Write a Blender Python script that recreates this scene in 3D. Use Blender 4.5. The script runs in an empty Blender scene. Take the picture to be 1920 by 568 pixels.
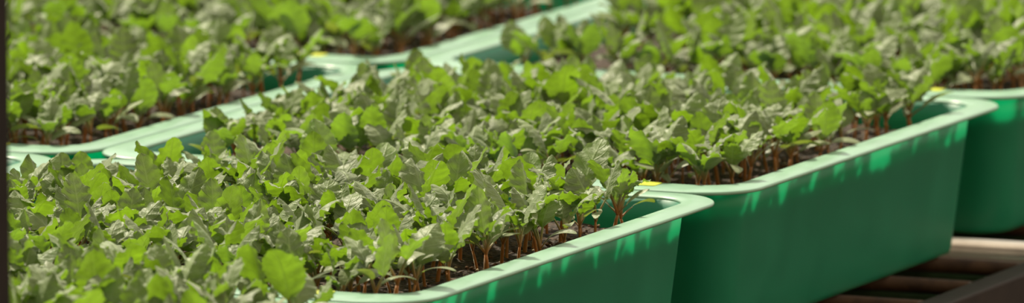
import bpy, bmesh, math, random
import numpy as np
from mathutils import Vector, Matrix
from mathutils.bvhtree import BVHTree

C = bpy.context.scene.collection
S = bpy.context.scene
PI = math.pi

# ------------------------------------------------------------------ layout
W, L, P = 0.600, 0.6252, 0.6328          # tray width, length, pitch along the bench
GAP = 0.002
ZR = 0.925                               # height of the tray rims
H = 0.130                                # tray height
RIM = 0.0245                             # flange width
SOIL = ZR - 0.026                        # soil level
CAM = dict(yaw=-0.422209, pitch=0.139954, roll=-0.0029136, f=18670.9, pos=(3.1327, -7.42387, 1.171295 + ZR))

def cam_axes():
    y, p, r = CAM['yaw'], CAM['pitch'], CAM['roll']
    F = Vector((math.sin(y) * math.cos(p), math.cos(y) * math.cos(p), -math.sin(p)))
    R = Vector((math.cos(y), -math.sin(y), 0)); U = R.cross(F)
    R2 = math.cos(r) * R + math.sin(r) * U; U2 = R2.cross(F)
    return R2, U2, F
CR, CU, CF = cam_axes()
CO = Vector(CAM['pos'])
def project(p):
    d = Vector(p) - CO; z = d.dot(CF)
    return 960 + CAM['f'] * d.dot(CR) / z, 284 - CAM['f'] * d.dot(CU) / z, z

# ------------------------------------------------------------------ helpers
def tag(o, label=None, cat=None, group=None, kind=None):
    if label: o['label'] = label
    if cat: o['category'] = cat
    if group: o['group'] = group
    if kind: o['kind'] = kind
    return o
def empty(name, loc, rz=0.0):
    o = bpy.data.objects.new(name, None); C.objects.link(o)
    o.location = loc; o.rotation_euler = (0, 0, rz); o.empty_display_size = .02
    return o
def mesh_of(name, V, Fc, mats, smooth=True, midx=None, uv=None):
    me = bpy.data.meshes.new(name)
    me.from_pydata([tuple(v) for v in V], [], [tuple(f) for f in Fc])
    for m in (mats if isinstance(mats, (list, tuple)) else [mats]): me.materials.append(m)
    if smooth: me.polygons.foreach_set('use_smooth', [True] * len(Fc))
    if midx is not None: me.polygons.foreach_set('material_index', midx)
    if uv is not None:
        lay = me.uv_layers.new(name='UVMap')
        flat = np.asarray(uv, dtype=np.float32)[np.concatenate([np.asarray(f) for f in Fc])]
        lay.data.foreach_set('uv', flat.ravel())
    me.update()
    return me
def link(name, me, parent=None):
    o = bpy.data.objects.new(name, me); C.objects.link(o)
    if parent: o.parent = parent
    return o
def rounded_loop(x0, x1, y0, y1, r, z, n=9):
    pts = []
    for cx, cy, a0 in ((x1 - r, y0 + r, -PI / 2), (x1 - r, y1 - r, 0), (x0 + r, y1 - r, PI / 2), (x0 + r, y0 + r, PI)):
        for k in range(n + 1):
            a = a0 + PI / 2 * k / n
            pts.append((cx + r * math.cos(a), cy + r * math.sin(a), z))
    return pts
def loft(loops, cap_first=False, cap_last=False, closed=False):
    V, Fc = [], []
    n = len(loops[0])
    for l in loops: V += l
    m = len(loops)
    for i in range(m if closed else m - 1):
        a, b = i * n, ((i + 1) % m) * n
        for k in range(n):
            k2 = (k + 1) % n
            Fc.append((a + k, a + k2, b + k2, b + k))
    if cap_first: Fc.append(tuple(range(n - 1, -1, -1)))
    if cap_last: Fc.append(tuple((m - 1) * n + k for k in range(n)))
    return V, Fc

# ------------------------------------------------------------------ materials
def mat(name):
    m = bpy.data.materials.new(name); m.use_nodes = True
    nt = m.node_tree; nt.nodes.clear()
    out = nt.nodes.new('ShaderNodeOutputMaterial')
    return m, nt, out
def N(nt, t, **kw):
    n = nt.nodes.new(t)
    for k, v in kw.items():
        if k in n.inputs: n.inputs[k].default_value = v
        else: setattr(n, k, v)
    return n
def ramp(nt, stops, src):
    r = nt.nodes.new('ShaderNodeValToRGB'); e = r.color_ramp.elements
    while len(e) < len(stops): e.new(.5)
    for k, (p, c) in enumerate(stops):
        e[k].position = p; e[k].color = (*c, 1)
    nt.links.new(src, r.inputs['Fac']); return r
def math_(nt, op, a, b=None, clamp=False):
    n = nt.nodes.new('ShaderNodeMath'); n.operation = op; n.use_clamp = clamp
    for i, x in enumerate((a, b)):
        if x is None: continue
        if isinstance(x, (int, float)): n.inputs[i].default_value = x
        else: nt.links.new(x, n.inputs[i])
    return n.outputs[0]

def plastic(name, base, trans, fac, rough, spec=.5):
    m, nt, out = mat(name)
    tc = N(nt, 'ShaderNodeTexCoord')
    no = N(nt, 'ShaderNodeTexNoise', Scale=26.0, Detail=4.0); nt.links.new(tc.outputs['Object'], no.inputs['Vector'])
    cr = ramp(nt, [(.3, tuple(.86 * c for c in base)), (.7, base)], no.outputs['Fac'])
    p = N(nt, 'ShaderNodeBsdfPrincipled', Roughness=rough); p.inputs['Specular IOR Level'].default_value = spec
    nt.links.new(cr.outputs[0], p.inputs['Base Color'])
    rr = math_(nt, 'MULTIPLY_ADD', no.outputs['Fac'], .18); nt.nodes[-1].inputs[2].default_value = rough - .09
    nt.links.new(rr, p.inputs['Roughness'])
    n2 = N(nt, 'ShaderNodeTexNoise', Scale=900.0, Detail=2.0); nt.links.new(tc.outputs['Object'], n2.inputs['Vector'])
    b = N(nt, 'ShaderNodeBump', Strength=.05, Distance=.0004); nt.links.new(n2.outputs['Fac'], b.inputs['Height'])
    nt.links.new(b.outputs[0], p.inputs['Normal'])
    t = N(nt, 'ShaderNodeBsdfTranslucent'); t.inputs[0].default_value = (*trans, 1)
    mx = N(nt, 'ShaderNodeMixShader'); mx.inputs[0].default_value = fac
    nt.links.new(p.outputs[0], mx.inputs[1]); nt.links.new(t.outputs[0], mx.inputs[2]); nt.links.new(mx.outputs[0], out.inputs[0])
    return m
M = {}
M['tray'] = plastic('green_plastic_shaded', (.028, .27, .165), (.02, .95, .58), .44, .40)  # same plastic as the rim, the shade on the walls put into its base
M['rim'] = plastic('green_plastic_sunlit', (.265, .45, .33), (.10, .7, .38), .10, .32)  # same plastic as the walls, sunlight and reflection put into the paler base
M['sticker'] = plastic('yellow_sticker', (.60, .66, .06), (.6, .62, .1), .1, .45)

def leaf_material(name, top, under_trans, stalk, fac, rough, veins):
    m, nt, out = mat(name)
    uv = N(nt, 'ShaderNodeUVMap'); sx = N(nt, 'ShaderNodeSeparateXYZ'); nt.links.new(uv.outputs[0], sx.inputs[0])
    u, v = sx.outputs[0], sx.outputs[1]
    au = math_(nt, 'ABSOLUTE', math_(nt, 'SUBTRACT', u, .5)); au2 = math_(nt, 'MULTIPLY', au, 2.0)     # 0 midrib .. 1 margin
    tc = N(nt, 'ShaderNodeTexCoord'); oi = N(nt, 'ShaderNodeObjectInfo'); geo = N(nt, 'ShaderNodeNewGeometry')
    no = N(nt, 'ShaderNodeTexNoise', Scale=170.0, Detail=3.0); nt.links.new(tc.outputs['Object'], no.inputs['Vector'])
    nb = N(nt, 'ShaderNodeTexNoise', Scale=34.0, Detail=1.0); nt.links.new(geo.outputs['Position'], nb.inputs['Vector'])
    mid = N(nt, 'ShaderNodeMapRange'); nt.links.new(au2, mid.inputs[0])
    mid.inputs[1].default_value = .02; mid.inputs[2].default_value = .10; mid.inputs[3].default_value = 1; mid.inputs[4].default_value = 0
    ph = math_(nt, 'SUBTRACT', math_(nt, 'MULTIPLY', v, 40.0), math_(nt, 'MULTIPLY', au2, 9.0))
    sn = math_(nt, 'ABSOLUTE', math_(nt, 'SINE', math_(nt, 'MULTIPLY', ph, .5)))
    lat = N(nt, 'ShaderNodeMapRange'); nt.links.new(sn, lat.inputs[0])
    lat.inputs[1].default_value = .05; lat.inputs[2].default_value = .32; lat.inputs[3].default_value = .6; lat.inputs[4].default_value = 0
    vein = math_(nt, 'MULTIPLY', math_(nt, 'MAXIMUM', mid.outputs[0], lat.outputs[0]), veins, True)
    def shade(col, lo, hi):
        r = ramp(nt, [(.30, tuple(lo * c for c in col)), (.70, tuple(hi * c for c in col))], math_(nt, 'MULTIPLY_ADD', no.outputs['Fac'], .35))
        mm = nt.nodes[-2]; nt.links.new(math_(nt, 'MULTIPLY', nb.outputs['Fac'], .65), mm.inputs[2])
        return r.outputs[0]
    def mix(f, a, b):
        q = N(nt, 'ShaderNodeMix', data_type='RGBA')
        nt.links.new(f, q.inputs[0])
        for i, x in ((6, a), (7, b)):
            if isinstance(x, tuple): q.inputs[i].default_value = (*x, 1)
            else: nt.links.new(x, q.inputs[i])
        return q.outputs[2]
    # the stalk (v < .25) is orange-red and turns green towards the blade
    st = N(nt, 'ShaderNodeMapRange'); nt.links.new(v, st.inputs[0])
    st.inputs[1].default_value = .03; st.inputs[2].default_value = .27
    ctop = mix(st.outputs[0], stalk, mix(vein, shade(top, .62, 1.25), tuple(min(1, 1.7 * c) for c in top)))
    ctr = mix(st.outputs[0], tuple(.9 * c for c in stalk), mix(vein, shade(under_trans, .45, 1.2), tuple(.55 * c for c in under_trans)))
    p = N(nt, 'ShaderNodeBsdfPrincipled', Roughness=rough); p.inputs['Specular IOR Level'].default_value = .42; p.inputs['Sheen Weight'].default_value = .55; p.inputs['Sheen Roughness'].default_value = .45; p.inputs['Sheen Tint'].default_value = (.95, 1, .85, 1)
    nt.links.new(ctop, p.inputs['Base Color'])
    t = N(nt, 'ShaderNodeBsdfTranslucent'); nt.links.new(ctr, t.inputs[0])
    n3 = N(nt, 'ShaderNodeTexNoise', Scale=300.0, Detail=2.0); nt.links.new(tc.outputs['Object'], n3.inputs['Vector'])
    hh = math_(nt, 'SUBTRACT', math_(nt, 'MULTIPLY', n3.outputs['Fac'], .9), vein)
    b = N(nt, 'ShaderNodeBump', Strength=.6, Distance=.0012); nt.links.new(hh, b.inputs['Height'])
    nt.links.new(b.outputs[0], p.inputs['Normal'])
    mx = N(nt, 'ShaderNodeMixShader'); mx.inputs[0].default_value = fac
    nt.links.new(p.outputs[0], mx.inputs[1]); nt.links.new(t.outputs[0], mx.inputs[2]); nt.links.new(mx.outputs[0], out.inputs[0])
    return m
STALK = (.46, .17, .035)
M['true'] = leaf_material('crinkled_leaf', (.205, .265, .112), (.195, .355, .010), STALK, .42, .50, .6)
M['seed'] = leaf_material('smooth_seed_leaf', (.23, .275, .125), (.22, .30, .022), STALK, .36, .46, .12)
M['stem'] = leaf_material('orange_stem', STALK, (.75, .26, .03), STALK, .32, .5, .0)

def soil_material():
    m, nt, out = mat('potting_soil')
    tc = N(nt, 'ShaderNodeTexCoord')
    n1 = N(nt, 'ShaderNodeTexNoise', Scale=220.0, Detail=6.0); nt.links.new(tc.outputs['Object'], n1.inputs['Vector'])
    v = N(nt, 'ShaderNodeTexVoronoi', Scale=260.0); nt.links.new(tc.outputs['Object'], v.inputs['Vector'])
    cr = ramp(nt, [(.32, (.010, .005, .002)), (.55, (.040, .019, .008)), (.72, (.11, .055, .024))], n1.outputs['Fac'])
    p = N(nt, 'ShaderNodeBsdfPrincipled', Roughness=.85); nt.links.new(cr.outputs[0], p.inputs['Base Color'])
    b = N(nt, 'ShaderNodeBump', Strength=1.0, Distance=.003); nt.links.new(math_(nt, 'ADD', v.outputs['Distance'], n1.outputs['Fac']), b.inputs['Height'])
    nt.links.new(b.outputs[0], p.inputs['Normal']); nt.links.new(p.outputs[0], out.inputs[0])
    return m
def simple(name, a, b_, rough, metal=0.0, scale=40.0, bump=.1):
    m, nt, out = mat(name)
    tc = N(nt, 'ShaderNodeTexCoord')
    n1 = N(nt, 'ShaderNodeTexNoise', Scale=scale, Detail=5.0); nt.links.new(tc.outputs['Object'], n1.inputs['Vector'])
    cr = ramp(nt, [(.3, a), (.7, b_)], n1.outputs['Fac'])
    p = N(nt, 'ShaderNodeBsdfPrincipled', Roughness=rough, Metallic=metal); p.inputs['Specular IOR Level'].default_value = .05 if name == 'dark_floor' else (.15 if metal < .5 else .5); nt.links.new(cr.outputs[0], p.inputs['Base Color'])
    bb = N(nt, 'ShaderNodeBump', Strength=bump, Distance=.001); nt.links.new(n1.outputs['Fac'], bb.inputs['Height'])
    nt.links.new(bb.outputs[0], p.inputs['Normal']); nt.links.new(p.outputs[0], out.inputs[0])
    return m
M['soil'] = soil_material()
M['grit'] = simple('pale_soil_grit', (.38, .27, .16), (.55, .45, .32), .7, 0, 300)
M['bark'] = simple('brown_soil_crumb', (.03, .017, .008), (.12, .06, .03), .9, 0, 300)
M['steel_lit'] = simple('sunlit_tube', (.75, .72, .66), (.88, .86, .80), .34, .7, 60, .03)  # pale colour carries the sunlight on one tube and its bar
M['steel_shade'] = simple('shaded_tube', (.022, .011, .005), (.06, .033, .015), .6, .1, 60)  # same kind of tube, shade beside the trays painted in as dark brown
M['green'] = simple('green_reflection_bar', (.018, .035, .014), (.028, .055, .022), .6, 0, 60)  # green reflection below the other tubes, painted on as bar colour
M['rail'] = simple('dark_painted_rail', (.016, .010, .007), (.026, .017, .012), .6, .0, 30)
M['post'] = simple('dark_post_paint', (.014, .010, .008), (.022, .015, .012), .7, .0, 30)
M['floor'] = simple('dark_floor', (.016, .008, .004), (.035, .018, .008), .8, 0, 4)

# ------------------------------------------------------------------ floor
me = mesh_of('floor', [(-7, -7, 0), (6, -7, 0), (6, 9, 0), (-7, 9, 0)], [(0, 1, 2, 3)], M['floor'], False)
tag(link('floor', me), kind='structure')

# ------------------------------------------------------------------ trays
def inset_loop(i, z, r, n=9):
    near = .015 * min(1, max(0, (i - .003) / (RIM - .003)))      # the flange is wider along the near end
    return rounded_loop(-W + i, -i, i + near, L - i, r, z, n)
def tray_meshes():
    r0 = .052
    D = .013                                                  # draft of the walls
    wi = RIM - .0010
    lo = []
    lo.append(inset_loop(wi + D + .006, -H, .026)); lo.append(inset_loop(wi + D + .0015, -H + .0015, .029)); lo.append(inset_loop(wi + D, -H + .006, .030))
    for k in range(1, 7):
        t = k / 6; lo.append(inset_loop(wi + D * (1 - t), -H + .006 + (H - .0085) * t, .030 + .004 * t))
    th = .0026
    for k in range(6, -1, -1):
        t = k / 6; lo.append(inset_loop(wi + D * (1 - t) + th, -H + .006 + (H - .0085) * t, .028 + .004 * t))
    lo.append(inset_loop(wi + D + th + .004, -H + .003, .024))
    body = loft(lo, True, True)
    ri = RIM + .0016
    ring = [inset_loop(ri, -.0030, .031, 12), inset_loop(ri - .0006, -.0010, .0316, 12), inset_loop(ri - .0018, 0, .033, 12), inset_loop(.0150, .0004, .039, 12), inset_loop(.0016, 0, r0 - .0016, 12),
            inset_loop(.0003, -.0007, r0 - .0003, 12), inset_loop(0, -.0016, r0, 12), inset_loop(0.0002, -.0030, r0, 12), inset_loop(.0018, -.0030, r0 - .0018, 12), inset_loop(.0022, -.0024, r0 - .002, 12), inset_loop(RIM - .002, -.0026, .032, 12)]
    rim = loft(ring, closed=True)
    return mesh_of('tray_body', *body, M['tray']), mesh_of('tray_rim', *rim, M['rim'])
BODY, RIMM = tray_meshes()
def flip_check(me):
    bm = bmesh.new(); bm.from_mesh(me); bmesh.ops.recalc_face_normals(bm, faces=bm.faces); bm.to_mesh(me); bm.free()
flip_check(BODY); flip_check(RIMM)
sl = rounded_loop(-.117, -.082, .0170, .0365, .0035, 0, 4)
STK = mesh_of('sticker', *loft([[(x, y, .0004) for x, y, z in sl], [(x, y, .0009) for x, y, z in sl]], True, True), M['sticker'], False)

TRAYS = {  # key: (column, step along the bench, words for the tray)
    'F': (1, -2, 'corner tray'), 'A': (1, -1, 'front tray'), 'B': (1, 0, 'middle tray'), 'C': (1, 1, 'rear tray'),
    'G': (2, -1, 'cropped tray'), 'D': (2, 0, 'side tray'), 'E': (2, 1, 'far side tray')}
TLAB = {
    'F': 'green tray in the bottom left corner, nearly hidden under its own blurred seedlings',
    'A': 'green plastic tray of beet seedlings, the front one of the right-hand line',
    'B': 'long-sided green tray of beet seedlings in the middle, its whole shaded side wall showing',
    'C': 'green tray of seedlings behind the middle tray, cut off by the right picture edge',
    'G': 'green tray at the left picture edge showing only one pale rim corner',
    'D': 'green tray of blurred seedlings at the left, beside the middle tray',
    'E': 'green tray of blurred seedlings at the top, behind the left tray'}
def origin(k):
    c, s, _ = TRAYS[k]
    return ((0 if c == 1 else -W - GAP), s * P)
for k in TRAYS:
    x, y = origin(k)
    t = empty('planting_tray', (x, y, ZR)); tag(t, TLAB[k], 'plant tray', 'green planting trays on the bench')
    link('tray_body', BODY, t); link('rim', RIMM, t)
    if k != 'G':
        s = link('sticker', STK, t); s['label'] = 'plain yellow sticker on the near rim'

# ------------------------------------------------------------------ soil (crumbs belong to the soil surface)
ICO_V, ICO_F = None, None
bm = bmesh.new(); bmesh.ops.create_icosphere(bm, subdivisions=1, radius=1)
ICO_V = np.array([v.co[:] for v in bm.verts]); ICO_F = np.array([[v.index for v in f.verts] for f in bm.faces]); bm.free()
def soil(k):
    rnd = np.random.default_rng(sum(map(ord, k)) + 7)
    x0, y0 = origin(k)
    i0 = RIM + .0055
    nx, ny = 90, 94
    xs = np.linspace(-W + i0, -i0, nx); j0 = i0 + .016; ys = np.linspace(j0, L - i0, ny)
    X, Y = np.meshgrid(xs, ys)
    Z = rnd.normal(0, .0011, X.shape) + .0016 * np.sin(X * 63 + 1.3) * np.sin(Y * 51)
    # round the corners to the tray's own
    r = .026
    cxn = np.clip(X, -W + i0 + r, -i0 - r); cyn = np.clip(Y, j0 + r, L - i0 - r)
    dx, dy = X - cxn, Y - cyn; d = np.hypot(dx, dy); inside = (np.abs(dx) > 0) & (np.abs(dy) > 0) & (d > r)
    f = np.where(inside, r / np.maximum(d, 1e-9), 1); X = cxn + dx * f; Y = cyn + dy * f
    V = np.stack([X, Y, Z], -1).reshape(-1, 3)
    idx = np.arange(nx * ny).reshape(ny, nx)
    Q = np.stack([idx[:-1, :-1], idx[:-1, 1:], idx[1:, 1:], idx[1:, :-1]], -1).reshape(-1, 4)
    V = [V]; Fq = Q.tolist(); mi = [0] * len(Fq); base = nx * ny
    ncr = 2600 if k in 'AB' else 900
    for c in range(ncr):
        if rnd.random() < .75: x = -i0 - .004 - abs(rnd.normal(0, .03))
        else: x = rnd.uniform(-W + i0 + .01, -i0 - .004)
        if rnd.random() < .85: y = rnd.uniform(j0 + .012, L - i0 - .004)
        else: y = j0 + .012 + abs(rnd.normal(0, .02))
        if x < -W + .05 or y > L - .035 or (x > -.062 and (y < .075 or y > L - .06)): continue
        s = rnd.uniform(.0007, .0026); pale = rnd.random() < .28
        if pale: s *= .62
        v = ICO_V * np.array([s * rnd.uniform(.7, 1.5), s * rnd.uniform(.7, 1.5), s * rnd.uniform(.5, .9)]) * (1 + rnd.normal(0, .16, (len(ICO_V), 1)))
        a = rnd.uniform(0, 6.28); ca, sa = math.cos(a), math.sin(a)
        v = v @ np.array([[ca, sa, 0], [-sa, ca, 0], [0, 0, 1]]) + np.array([x, y, .0008])
        V.append(v); Fq += (ICO_F + base).tolist(); mi += [1 if pale else 2] * len(ICO_F); base += len(ICO_V)
    me = mesh_of('soil', np.concatenate(V), Fq, [M['soil'], M['grit'], M['bark']], True, mi)
    o = link('potting_soil', me); o.location = (x0, y0, SOIL)
    tag(o, 'dark crumbly potting soil with pale grit filling the ' + TRAYS[k][2], 'soil', 'soil in the trays', 'stuff')
for k in TRAYS: soil(k)

# ------------------------------------------------------------------ seedlings
def axis_curve(az, el0, el1, length, n, start, twist=0.0):
    """points along a stalk or midrib whose elevation goes from el0 to el1, with the frame (tangent, side, normal) at each"""
    pts, fr = [], []
    p = np.array(start, float)
    for i in range(n + 1):
        t = i / n
        el = el0 + (el1 - el0) * t; a = az + twist * t
        T = np.array([math.cos(el) * math.cos(a), math.cos(el) * math.sin(a), math.sin(el)])
        Sd = np.array([-math.sin(a), math.cos(a), 0]); Nn = np.cross(T, Sd)
        if Nn[2] < 0 and abs(el) < PI / 2: Nn = -Nn
        pts.append(p.copy()); fr.append((T, Sd, Nn)); p = p + T * (length / n)
    return pts, fr
def leaf_geo(q, lod):
    """one leaf with its stalk: vertices, faces, uv"""
    nu, nv, ns, np_ = (8, 26, 6, 5) if lod == 0 else ((6, 12, 4, 3) if lod == 1 else (2, 4, 3, 2))
    V, Fc, UV = [], [], []
    pp, pf = axis_curve(q['az'], q['pel0'], q['pel1'], q['plen'], np_, q['start'])
    for i in range(np_ + 1):
        t = i / np_; r = q['pr'] * (1 - .25 * t)
        T, Sd, Nn = pf[i]
        for k in range(ns):
            a = 2 * PI * k / ns
            V.append(pp[i] + r * (1 + .5 * t) * math.cos(a) * Sd + r * (1 - .3 * t) * math.sin(a) * Nn); UV.append((.5, .25 * t))
    for i in range(np_):
        for k in range(ns):
            a, b = i * ns + k, i * ns + (k + 1) % ns
            Fc.append((a, b, b + ns, a + ns))
    b0 = len(V)
    bp, bf = axis_curve(q['az'], q['bel0'], q['bel1'], q['blen'], nv, pp[-1], q['curl'])
    ro = q['roll']
    for i in range(nv + 1):
        t = i / nv
        T, Sd, Nn = bf[i]
        S2 = Sd * math.cos(ro) + Nn * math.sin(ro); N2 = Nn * math.cos(ro) - Sd * math.sin(ro)
        if q['seed']: w = q['wid'] * .5 * (math.sin(PI * min(1, .06 + t ** .9 * .94)) ** .62)
        else: w = q['wid'] * .5 * max(.06, (math.sin(PI * (.015 + .955 * t ** .84)) ** .72))
        if i == nv: w *= .35
        for j in range(nu + 1):
            u = 2 * j / nu - 1; au = abs(u)
            ww = w; lift = 0
            if not q['seed']:
                tooth = .5 + .5 * math.cos(2 * PI * (q['teeth'] * t + (.3 if u > 0 else 0)))
                ww = w * (1 - (.10 if lod == 0 else .0) * tooth * (au ** 4))
                lift += q['crk'] * au * (1 - .3 * au) * math.sin(2 * PI * (5.0 * t - .9 * au) + q['ph'] + (0.8 if u > 0 else 0)) * (1 - .3 * t)
                lift += q['ruf'] * au ** 3 * math.sin(2 * PI * 3.1 * t + q['ph'] * 2 + 2.2 * u)
                lift += .0008 * math.cos(u * 5.2) * (1 - t)
            fold = q['fold'] + q['fold2'] * t
            V.append(bp[i] + S2 * ww * u * math.cos(fold * au * .7) + N2 * (ww * au * math.sin(fold) + lift + q['thick'] * (1 - u * u)))
            UV.append((.5 + .5 * u, .25 + .75 * t))
    for i in range(nv):
        for j in range(nu):
            a = b0 + i * (nu + 1) + j
            Fc.append((a, a + 1, a + nu + 2, a + nu + 1))
    return np.array(V), Fc, UV
def stem_geo(q, lod):
    n, ns = (6, 7) if lod == 0 else ((3, 5) if lod == 1 else (1, 3))
    V, Fc, UV = [], [], []
    for i in range(n + 1):
        t = i / n; r = q['r'] * (1.15 - .25 * t)
        if i == n: r *= .8
        c = np.array([q['top'][0] * t ** 1.6, q['top'][1] * t ** 1.6, -.006 + (q['top'][2] + .006) * t])
        for k in range(ns):
            a = 2 * PI * k / ns
            V.append(c + r * np.array([math.cos(a), math.sin(a), 0])); UV.append((.5, .02 * t))
    for i in range(n):
        for k in range(ns):
            a, b = i * ns + k, i * ns + (k + 1) % ns
            Fc.append((a, b, b + ns, a + ns))
    Fc.append(tuple(n * ns + k for k in range(ns)))
    return np.array(V), Fc, UV
R = lambda d: math.radians(d)
def seedling_params(i):
    rnd = random.Random(900 + i * 13)
    U = rnd.uniform
    top = (U(-.004, .004), U(-.004, .004), U(.013, .023))
    parts = [('stem', dict(r=U(.0012, .0017), top=top))]
    az = U(0, 6.28)
    ntrue = [2, 3, 4, 3, 3, 4][i % 6]
    nseed = 2
    for k in range(nseed):
        e0 = U(25, 60); bel = U(5, 45)
        parts.append(('seed_leaf', dict(seed=True, az=az + PI * k + U(-.35, .35), pel0=R(e0 + 18), pel1=R(e0), plen=U(.008, .015), start=top, pr=.0008, bel0=R(bel + 10), bel1=R(bel - U(15, 60)),
              blen=U(.024, .033), wid=U(.0095, .0125), curl=U(-.4, .4), roll=U(-.5, .5), fold=U(.0, .3), fold2=U(-.2, .2), thick=.0006, teeth=0, crk=0, ruf=0, ph=0)))
    for k in range(ntrue):
        a = az + PI / 2 + PI * (k % 2) + (PI / 2.3 if k >= 2 else 0) + U(-.4, .4)
        young = k >= 2
        e0 = U(58, 80) if not young else U(70, 86)
        bel = U(52, 86) if not young else U(60, 88)
        sc = U(.85, 1.15) * (1 if not young else U(.55, .85))
        parts.append(('true_leaf', dict(seed=False, az=a, pel0=R(e0 + 8), pel1=R(e0 - 8), plen=U(.013, .024) * (1 if not young else .75), start=top, pr=U(.0010, .0014), bel0=R(bel), bel1=R(bel - U(8, 85)),
              blen=U(.030, .0380) * sc, wid=U(.0225, .0290) * sc, curl=U(-.3, .3), roll=U(-.35, .35), fold=U(-.4, .35), fold2=U(-.6, .0), thick=.0, teeth=rnd.choice([7, 8, 9]), crk=U(.0011, .0019), ruf=U(.0007, .0018), ph=U(0, 6.28))))
    return parts, ntrue
NP = 30
PROTO = [seedling_params(i) for i in range(NP)]
MATN = {'stem': 'stem', 'seed_leaf': 'seed', 'true_leaf': 'true'}
def geo(kind, q, lod): return stem_geo(q, lod) if kind == 'stem' else leaf_geo(q, lod)
def proto_joined(i, lod):
    V, Fc, UV, MI = [], [], [], []; b = 0
    for kind, q in PROTO[i][0]:
        v, f, uv = geo(kind, q, lod)
        V.append(v); Fc += [tuple(x + b for x in t) for t in f]; UV += uv; MI += [['stem', 'seed_leaf', 'true_leaf'].index(kind)] * len(f); b += len(v)
    return np.concatenate(V), Fc, UV, MI

# where they stand: rows parallel to the long rim, counted from it, and places counted from the near end
ORD = 'zeroth first second third fourth fifth sixth seventh eighth ninth tenth eleventh twelfth thirteenth fourteenth fifteenth sixteenth seventeenth eighteenth nineteenth twentieth'.split()
NR, NC = 15, 16
PLANTS = []
rp = random.Random(4)
for k in 'FABCGDE':
    x0, y0 = origin(k)
    if k == 'G': continue
    for r in range(NR):
        for c in range(NC):
            x = -.070 - r * (W - .070 - .100) / (NR - 1) + rp.uniform(-.008, .008)
            y = .070 + c * (L - .070 - (.040 if k == 'F' else .062)) / (NC - 1) + rp.uniform(-.009, .009)
            if r == 0: x += .002
            rz = rp.uniform(0, 6.28); sc = rp.uniform(.86, 1.14); pi_ = rp.randrange(NP); mir = 1
            hole = rp.random(); corner = (x + W - .10) + .55 * (L - y - .06)
            if k == 'F': sc *= 1.04; corner = 1
            elif corner < .10: sc *= .80
            elif y > L - .20 and x < (-.15 if k == 'B' else -.40): sc *= .85
            elif r > 1: sc *= .97
            if (hole < .03 and r > 0) or corner < .045: continue
            if k == 'C' and r >= 11 and 2 <= c <= 5: continue       # bare soil along the inner wall of the rear tray
            px, py, pz = project((x0 + x, y0 + y, SOIL + .03))
            if not (-260 < px < 2180 and -220 < py < 800): continue
            PLANTS.append(dict(k=k, r=r, c=c, loc=(x0 + x, y0 + y, SOIL), rz=rz, sc=sc, p=pi_))
def xf(V, pl):
    ca, sa = math.cos(pl['rz']) * pl['sc'], math.sin(pl['rz']) * pl['sc']
    return V @ np.array([[ca, sa, 0], [-sa, ca, 0], [0, 0, pl['sc']]]) + np.array(pl['loc'])
# how much of each one the photograph shows: cast a grid of sight lines
coarse = [proto_joined(i, 2) for i in range(NP)]
VV, FF, OWN = [], [], []; b = 0
for n, pl in enumerate(PLANTS):
    v, f, _, _ = coarse[pl['p']]
    VV.append(xf(v, pl)); FF += [tuple(x + b for x in t) for t in f]; OWN += [n] * len(f); b += len(v)
for k in TRAYS:
    x, y = origin(k)
    for me in (BODY, RIMM):
        v = np.array([p.co[:] for p in me.vertices]) + np.array([x, y, ZR])
        VV.append(v); FF += [tuple(i + b for i in p.vertices) for p in me.polygons]; OWN += [-1] * len(me.polygons); b += len(v)
bvh = BVHTree.FromPolygons(np.concatenate(VV).tolist(), FF)
seen = [0] * len(PLANTS)
for py in range(2, 568, 4):
    for px in range(2, 1920, 4):
        d = CF + CR * ((px - 960) / CAM['f']) - CU * ((py - 284) / CAM['f']); d.normalize()
        h = bvh.ray_cast(CO, d)
        if h[2] is not None and OWN[h[2]] >= 0: seen[OWN[h[2]]] += 1
order = sorted(range(len(PLANTS)), key=lambda n: -seen[n])
SINGLE = [n for n in order[:300] if seen[n] > 0]
single = set(SINGLE)

PARTS = {}
def proto_parts(i):
    if i not in PARTS:
        PARTS[i] = [(kind, mesh_of(kind, *geo(kind, q, 0)[:2], M[MATN[kind]], True, None, geo(kind, q, 0)[2])) for kind, q in PROTO[i][0]]
    return PARTS[i]
NLEAF = {2: 'two-leaved', 3: 'three-leaved', 4: 'four-leaved'}
for n in sorted(SINGLE, key=lambda n: (PLANTS[n]['k'], PLANTS[n]['r'], PLANTS[n]['c'])):
    pl = PLANTS[n]
    e = empty('beet_seedling', pl['loc'], pl['rz']); e.scale = (pl['sc'],) * 3
    for kind, me in proto_parts(pl['p']): link(kind, me, e)
    row = 'outermost row at right rim' if pl['r'] == 0 else ORD[pl['r'] + 1] + ' row from right rim'
    tag(e, f"{NLEAF[PROTO[pl['p']][1]]} seedling in the {TRAYS[pl['k']][2]}, {row}, {ORD[pl['c'] + 1]} from near end", 'seedling', 'beet seedlings growing in the ' + TRAYS[pl['k']][2])
# the rest, one object
lodg = [proto_joined(i, 1) for i in range(NP)]
VV, FF, UVs, MI = [], [], [], []; b = 0
for n, pl in enumerate(PLANTS):
    if n in single: continue
    v, f, uv, mi = lodg[pl['p']]
    VV.append(xf(v, pl)); FF += [tuple(x + b for x in t) for t in f]; UVs += uv; MI += mi; b += len(v)
me = mesh_of('beet_seedlings', np.concatenate(VV), FF, [M['stem'], M['seed'], M['true']], True, MI, UVs)
tag(link('beet_seedlings', me), 'remaining crowded beet seedlings, mostly blurred or half hidden, filling the trays', 'seedlings', None, 'stuff')
print('PLANTS', len(PLANTS), 'single', len(SINGLE), 'seen', sum(1 for s in seen if s), 'least', seen[SINGLE[-1]], 'verts', b)

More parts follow.
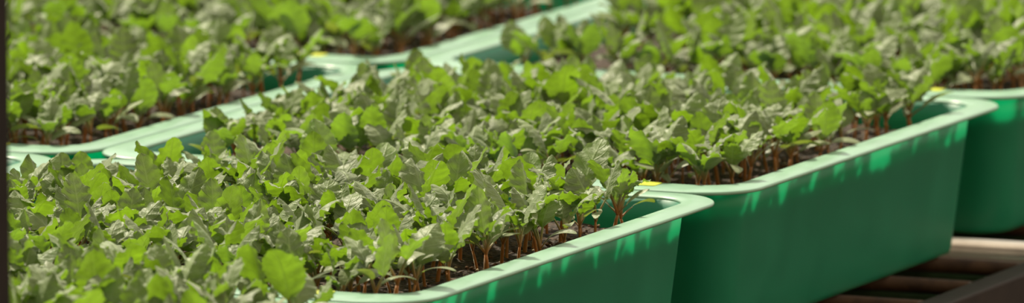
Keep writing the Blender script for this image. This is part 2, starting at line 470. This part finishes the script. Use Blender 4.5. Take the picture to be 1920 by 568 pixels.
# ------------------------------------------------------------------ bench
ZB = ZR - H
def tube(x0, x1, y, z, r, n=20):
    V, Fc = loft([[(x, y + r * math.cos(a), z + r * math.sin(a)) for a in [2 * PI * k / n for k in range(n)]] for x in (x0, x1)], True, True)
    return V, Fc
def box(x0, x1, y0, y1, z0, z1, bev=.002):
    bm = bmesh.new(); bmesh.ops.create_cube(bm, size=1)
    for v in bm.verts: v.co = Vector(((x0 + x1) / 2 + v.co.x * (x1 - x0), (y0 + y1) / 2 + v.co.y * (y1 - y0), (z0 + z1) / 2 + v.co.z * (z1 - z0)))
    bmesh.ops.bevel(bm, geom=bm.edges[:], offset=bev, segments=2, affect='EDGES', profile=.6)
    bm.normal_update()
    r = [v.co[:] for v in bm.verts], [[v.index for v in f.verts] for f in bm.faces]; bm.free(); return r
bench = empty('plant_bench', (0, 0, 0)); tag(bench, 'metal plant bench of cross tubes and a dark side rail under the trays', 'bench')
xa, xb = -1.26, .0335
for k in range(-7, 20):
    y = .660 - .115 * k
    link('cross_tube', mesh_of('cross_tube', *tube(xa, xb, y, ZB - .0066, .0065), M['steel_lit' if k == 0 else 'steel_shade']), bench)  # one tube coloured as sunlit, the rest as shaded
    link('support_bar', mesh_of('support_bar', *box(xa, xb, y - .008, y + .008, ZB - .0185, ZB - .0134, .001), M['steel_lit' if k == 0 else 'green'], False), bench)
link('side_rail', mesh_of('side_rail', *box(.0337, .060, -1.6, 1.5, ZB - .030, ZB - .0015), M['rail'], False), bench)['label'] = 'dark brown side rail of the bench'
link('side_rail', mesh_of('side_rail', *box(xa - .023, xa - .0002, -1.6, 1.5, ZB - .030, ZB - .0035), M['rail'], False), bench)
for (x, y) in ((.047, -1.5), (.047, 1.4), (xa - .012, -1.5), (xa - .012, 1.4)):
    link('leg', mesh_of('leg', *box(x - .011, x + .011, y - .02, y + .02, 0, ZB - .0302), M['rail'], False), bench)

# dark upright at the left picture edge
pd = CF + CR * ((-7 - 960) / CAM['f']) - CU * ((284 - 284) / CAM['f'])
ty = -2 * P - .06
s = (ty - CO.y) / pd.y; pxw = (CO + pd * s).x
V, Fc = box(pxw - .040, pxw, ty - .02, ty + .02, 0, 1.75, .001)
me = mesh_of('upright_post', V, Fc, M['post'], False)
tag(link('upright_post', me), 'dark upright metal post cropped by the left edge of the photo', 'post')

# ------------------------------------------------------------------ light
sun = bpy.data.lights.new('sun', 'SUN'); sun.energy = 7.1; sun.angle = R(3.5); sun.color = (1, .91, .70)
so = bpy.data.objects.new('sun', sun); C.objects.link(so)
sd = Vector((-.86, .50, 0)).normalized() * math.cos(R(48)) + Vector((0, 0, math.sin(R(48))))
so.rotation_euler = sd.to_track_quat('Z', 'Y').to_euler()
so.location = sd * 5

w = bpy.data.worlds.new('world'); S.world = w; w.use_nodes = True
nt = w.node_tree; nt.nodes.clear()
out = nt.nodes.new('ShaderNodeOutputWorld'); bg = nt.nodes.new('ShaderNodeBackground')
tc = N(nt, 'ShaderNodeTexCoord')
def lobe(d, a, b, amount):
    """daylight and lamp light of the hall from one side: rises from 0 to amount as the direction nears d"""
    dp = N(nt, 'ShaderNodeVectorMath', operation='DOT_PRODUCT'); nt.links.new(tc.outputs['Generated'], dp.inputs[0])
    dp.inputs[1].default_value = Vector(d).normalized()
    mr = N(nt, 'ShaderNodeMapRange', interpolation_type='SMOOTHSTEP'); nt.links.new(dp.outputs['Value'], mr.inputs[0])
    for k, x in ((1, a), (2, b), (3, 0), (4, amount)): mr.inputs[k].default_value = x
    return mr.outputs[0]
tot = lobe((-.50, .866, .1), .0, .9, 1.15)
tot = math_(nt, 'ADD', tot, lobe((0, 0, 1), .2, .9, .55))
tot = math_(nt, 'ADD', tot, .15)
sx = N(nt, 'ShaderNodeSeparateXYZ'); nt.links.new(tc.outputs['Generated'], sx.inputs[0])
up = N(nt, 'ShaderNodeMapRange', interpolation_type='SMOOTHSTEP'); nt.links.new(sx.outputs[2], up.inputs[0])
for k, x in ((1, -.22), (2, .03), (3, .08), (4, 1)): up.inputs[k].default_value = x
bg.inputs[0].default_value = (1, .95, .82, 1)
nt.links.new(math_(nt, 'MULTIPLY', tot, up.outputs[0]), bg.inputs[1]); bw = nt.nodes.new('ShaderNodeBackground'); bw.inputs[0].default_value = (1, .74, .48, 1)
nt.links.new(math_(nt, 'MULTIPLY', lobe((.95, -.05, .1), .25, 1, 1.0), up.outputs[0]), bw.inputs[1])
ad = nt.nodes.new('ShaderNodeAddShader'); nt.links.new(bg.outputs[0], ad.inputs[0]); nt.links.new(bw.outputs[0], ad.inputs[1])
nt.links.new(ad.outputs[0], out.inputs[0])

# ------------------------------------------------------------------ camera
cd = bpy.data.cameras.new('camera'); co = bpy.data.objects.new('camera', cd); C.objects.link(co)
m = Matrix(((CR.x, CU.x, -CF.x, CO.x), (CR.y, CU.y, -CF.y, CO.y), (CR.z, CU.z, -CF.z, CO.z), (0, 0, 0, 1)))
co.matrix_world = m
cd.sensor_width = 36; cd.lens = CAM['f'] * 36 / 1920; cd.clip_end = 60
cd.dof.use_dof = True; cd.dof.focus_distance = project((-.2, -.30, ZR + .02))[2]; cd.dof.aperture_fstop = 8.5
S.camera = co

S.view_settings.view_transform = 'Standard'; S.view_settings.look = 'None'
S.view_settings.gamma = 1; S.view_settings.use_curve_mapping = False; S.view_settings.exposure = 0.0
S.cycles.max_bounces = 10; S.cycles.transmission_bounces = 8; S.cycles.diffuse_bounces = 5
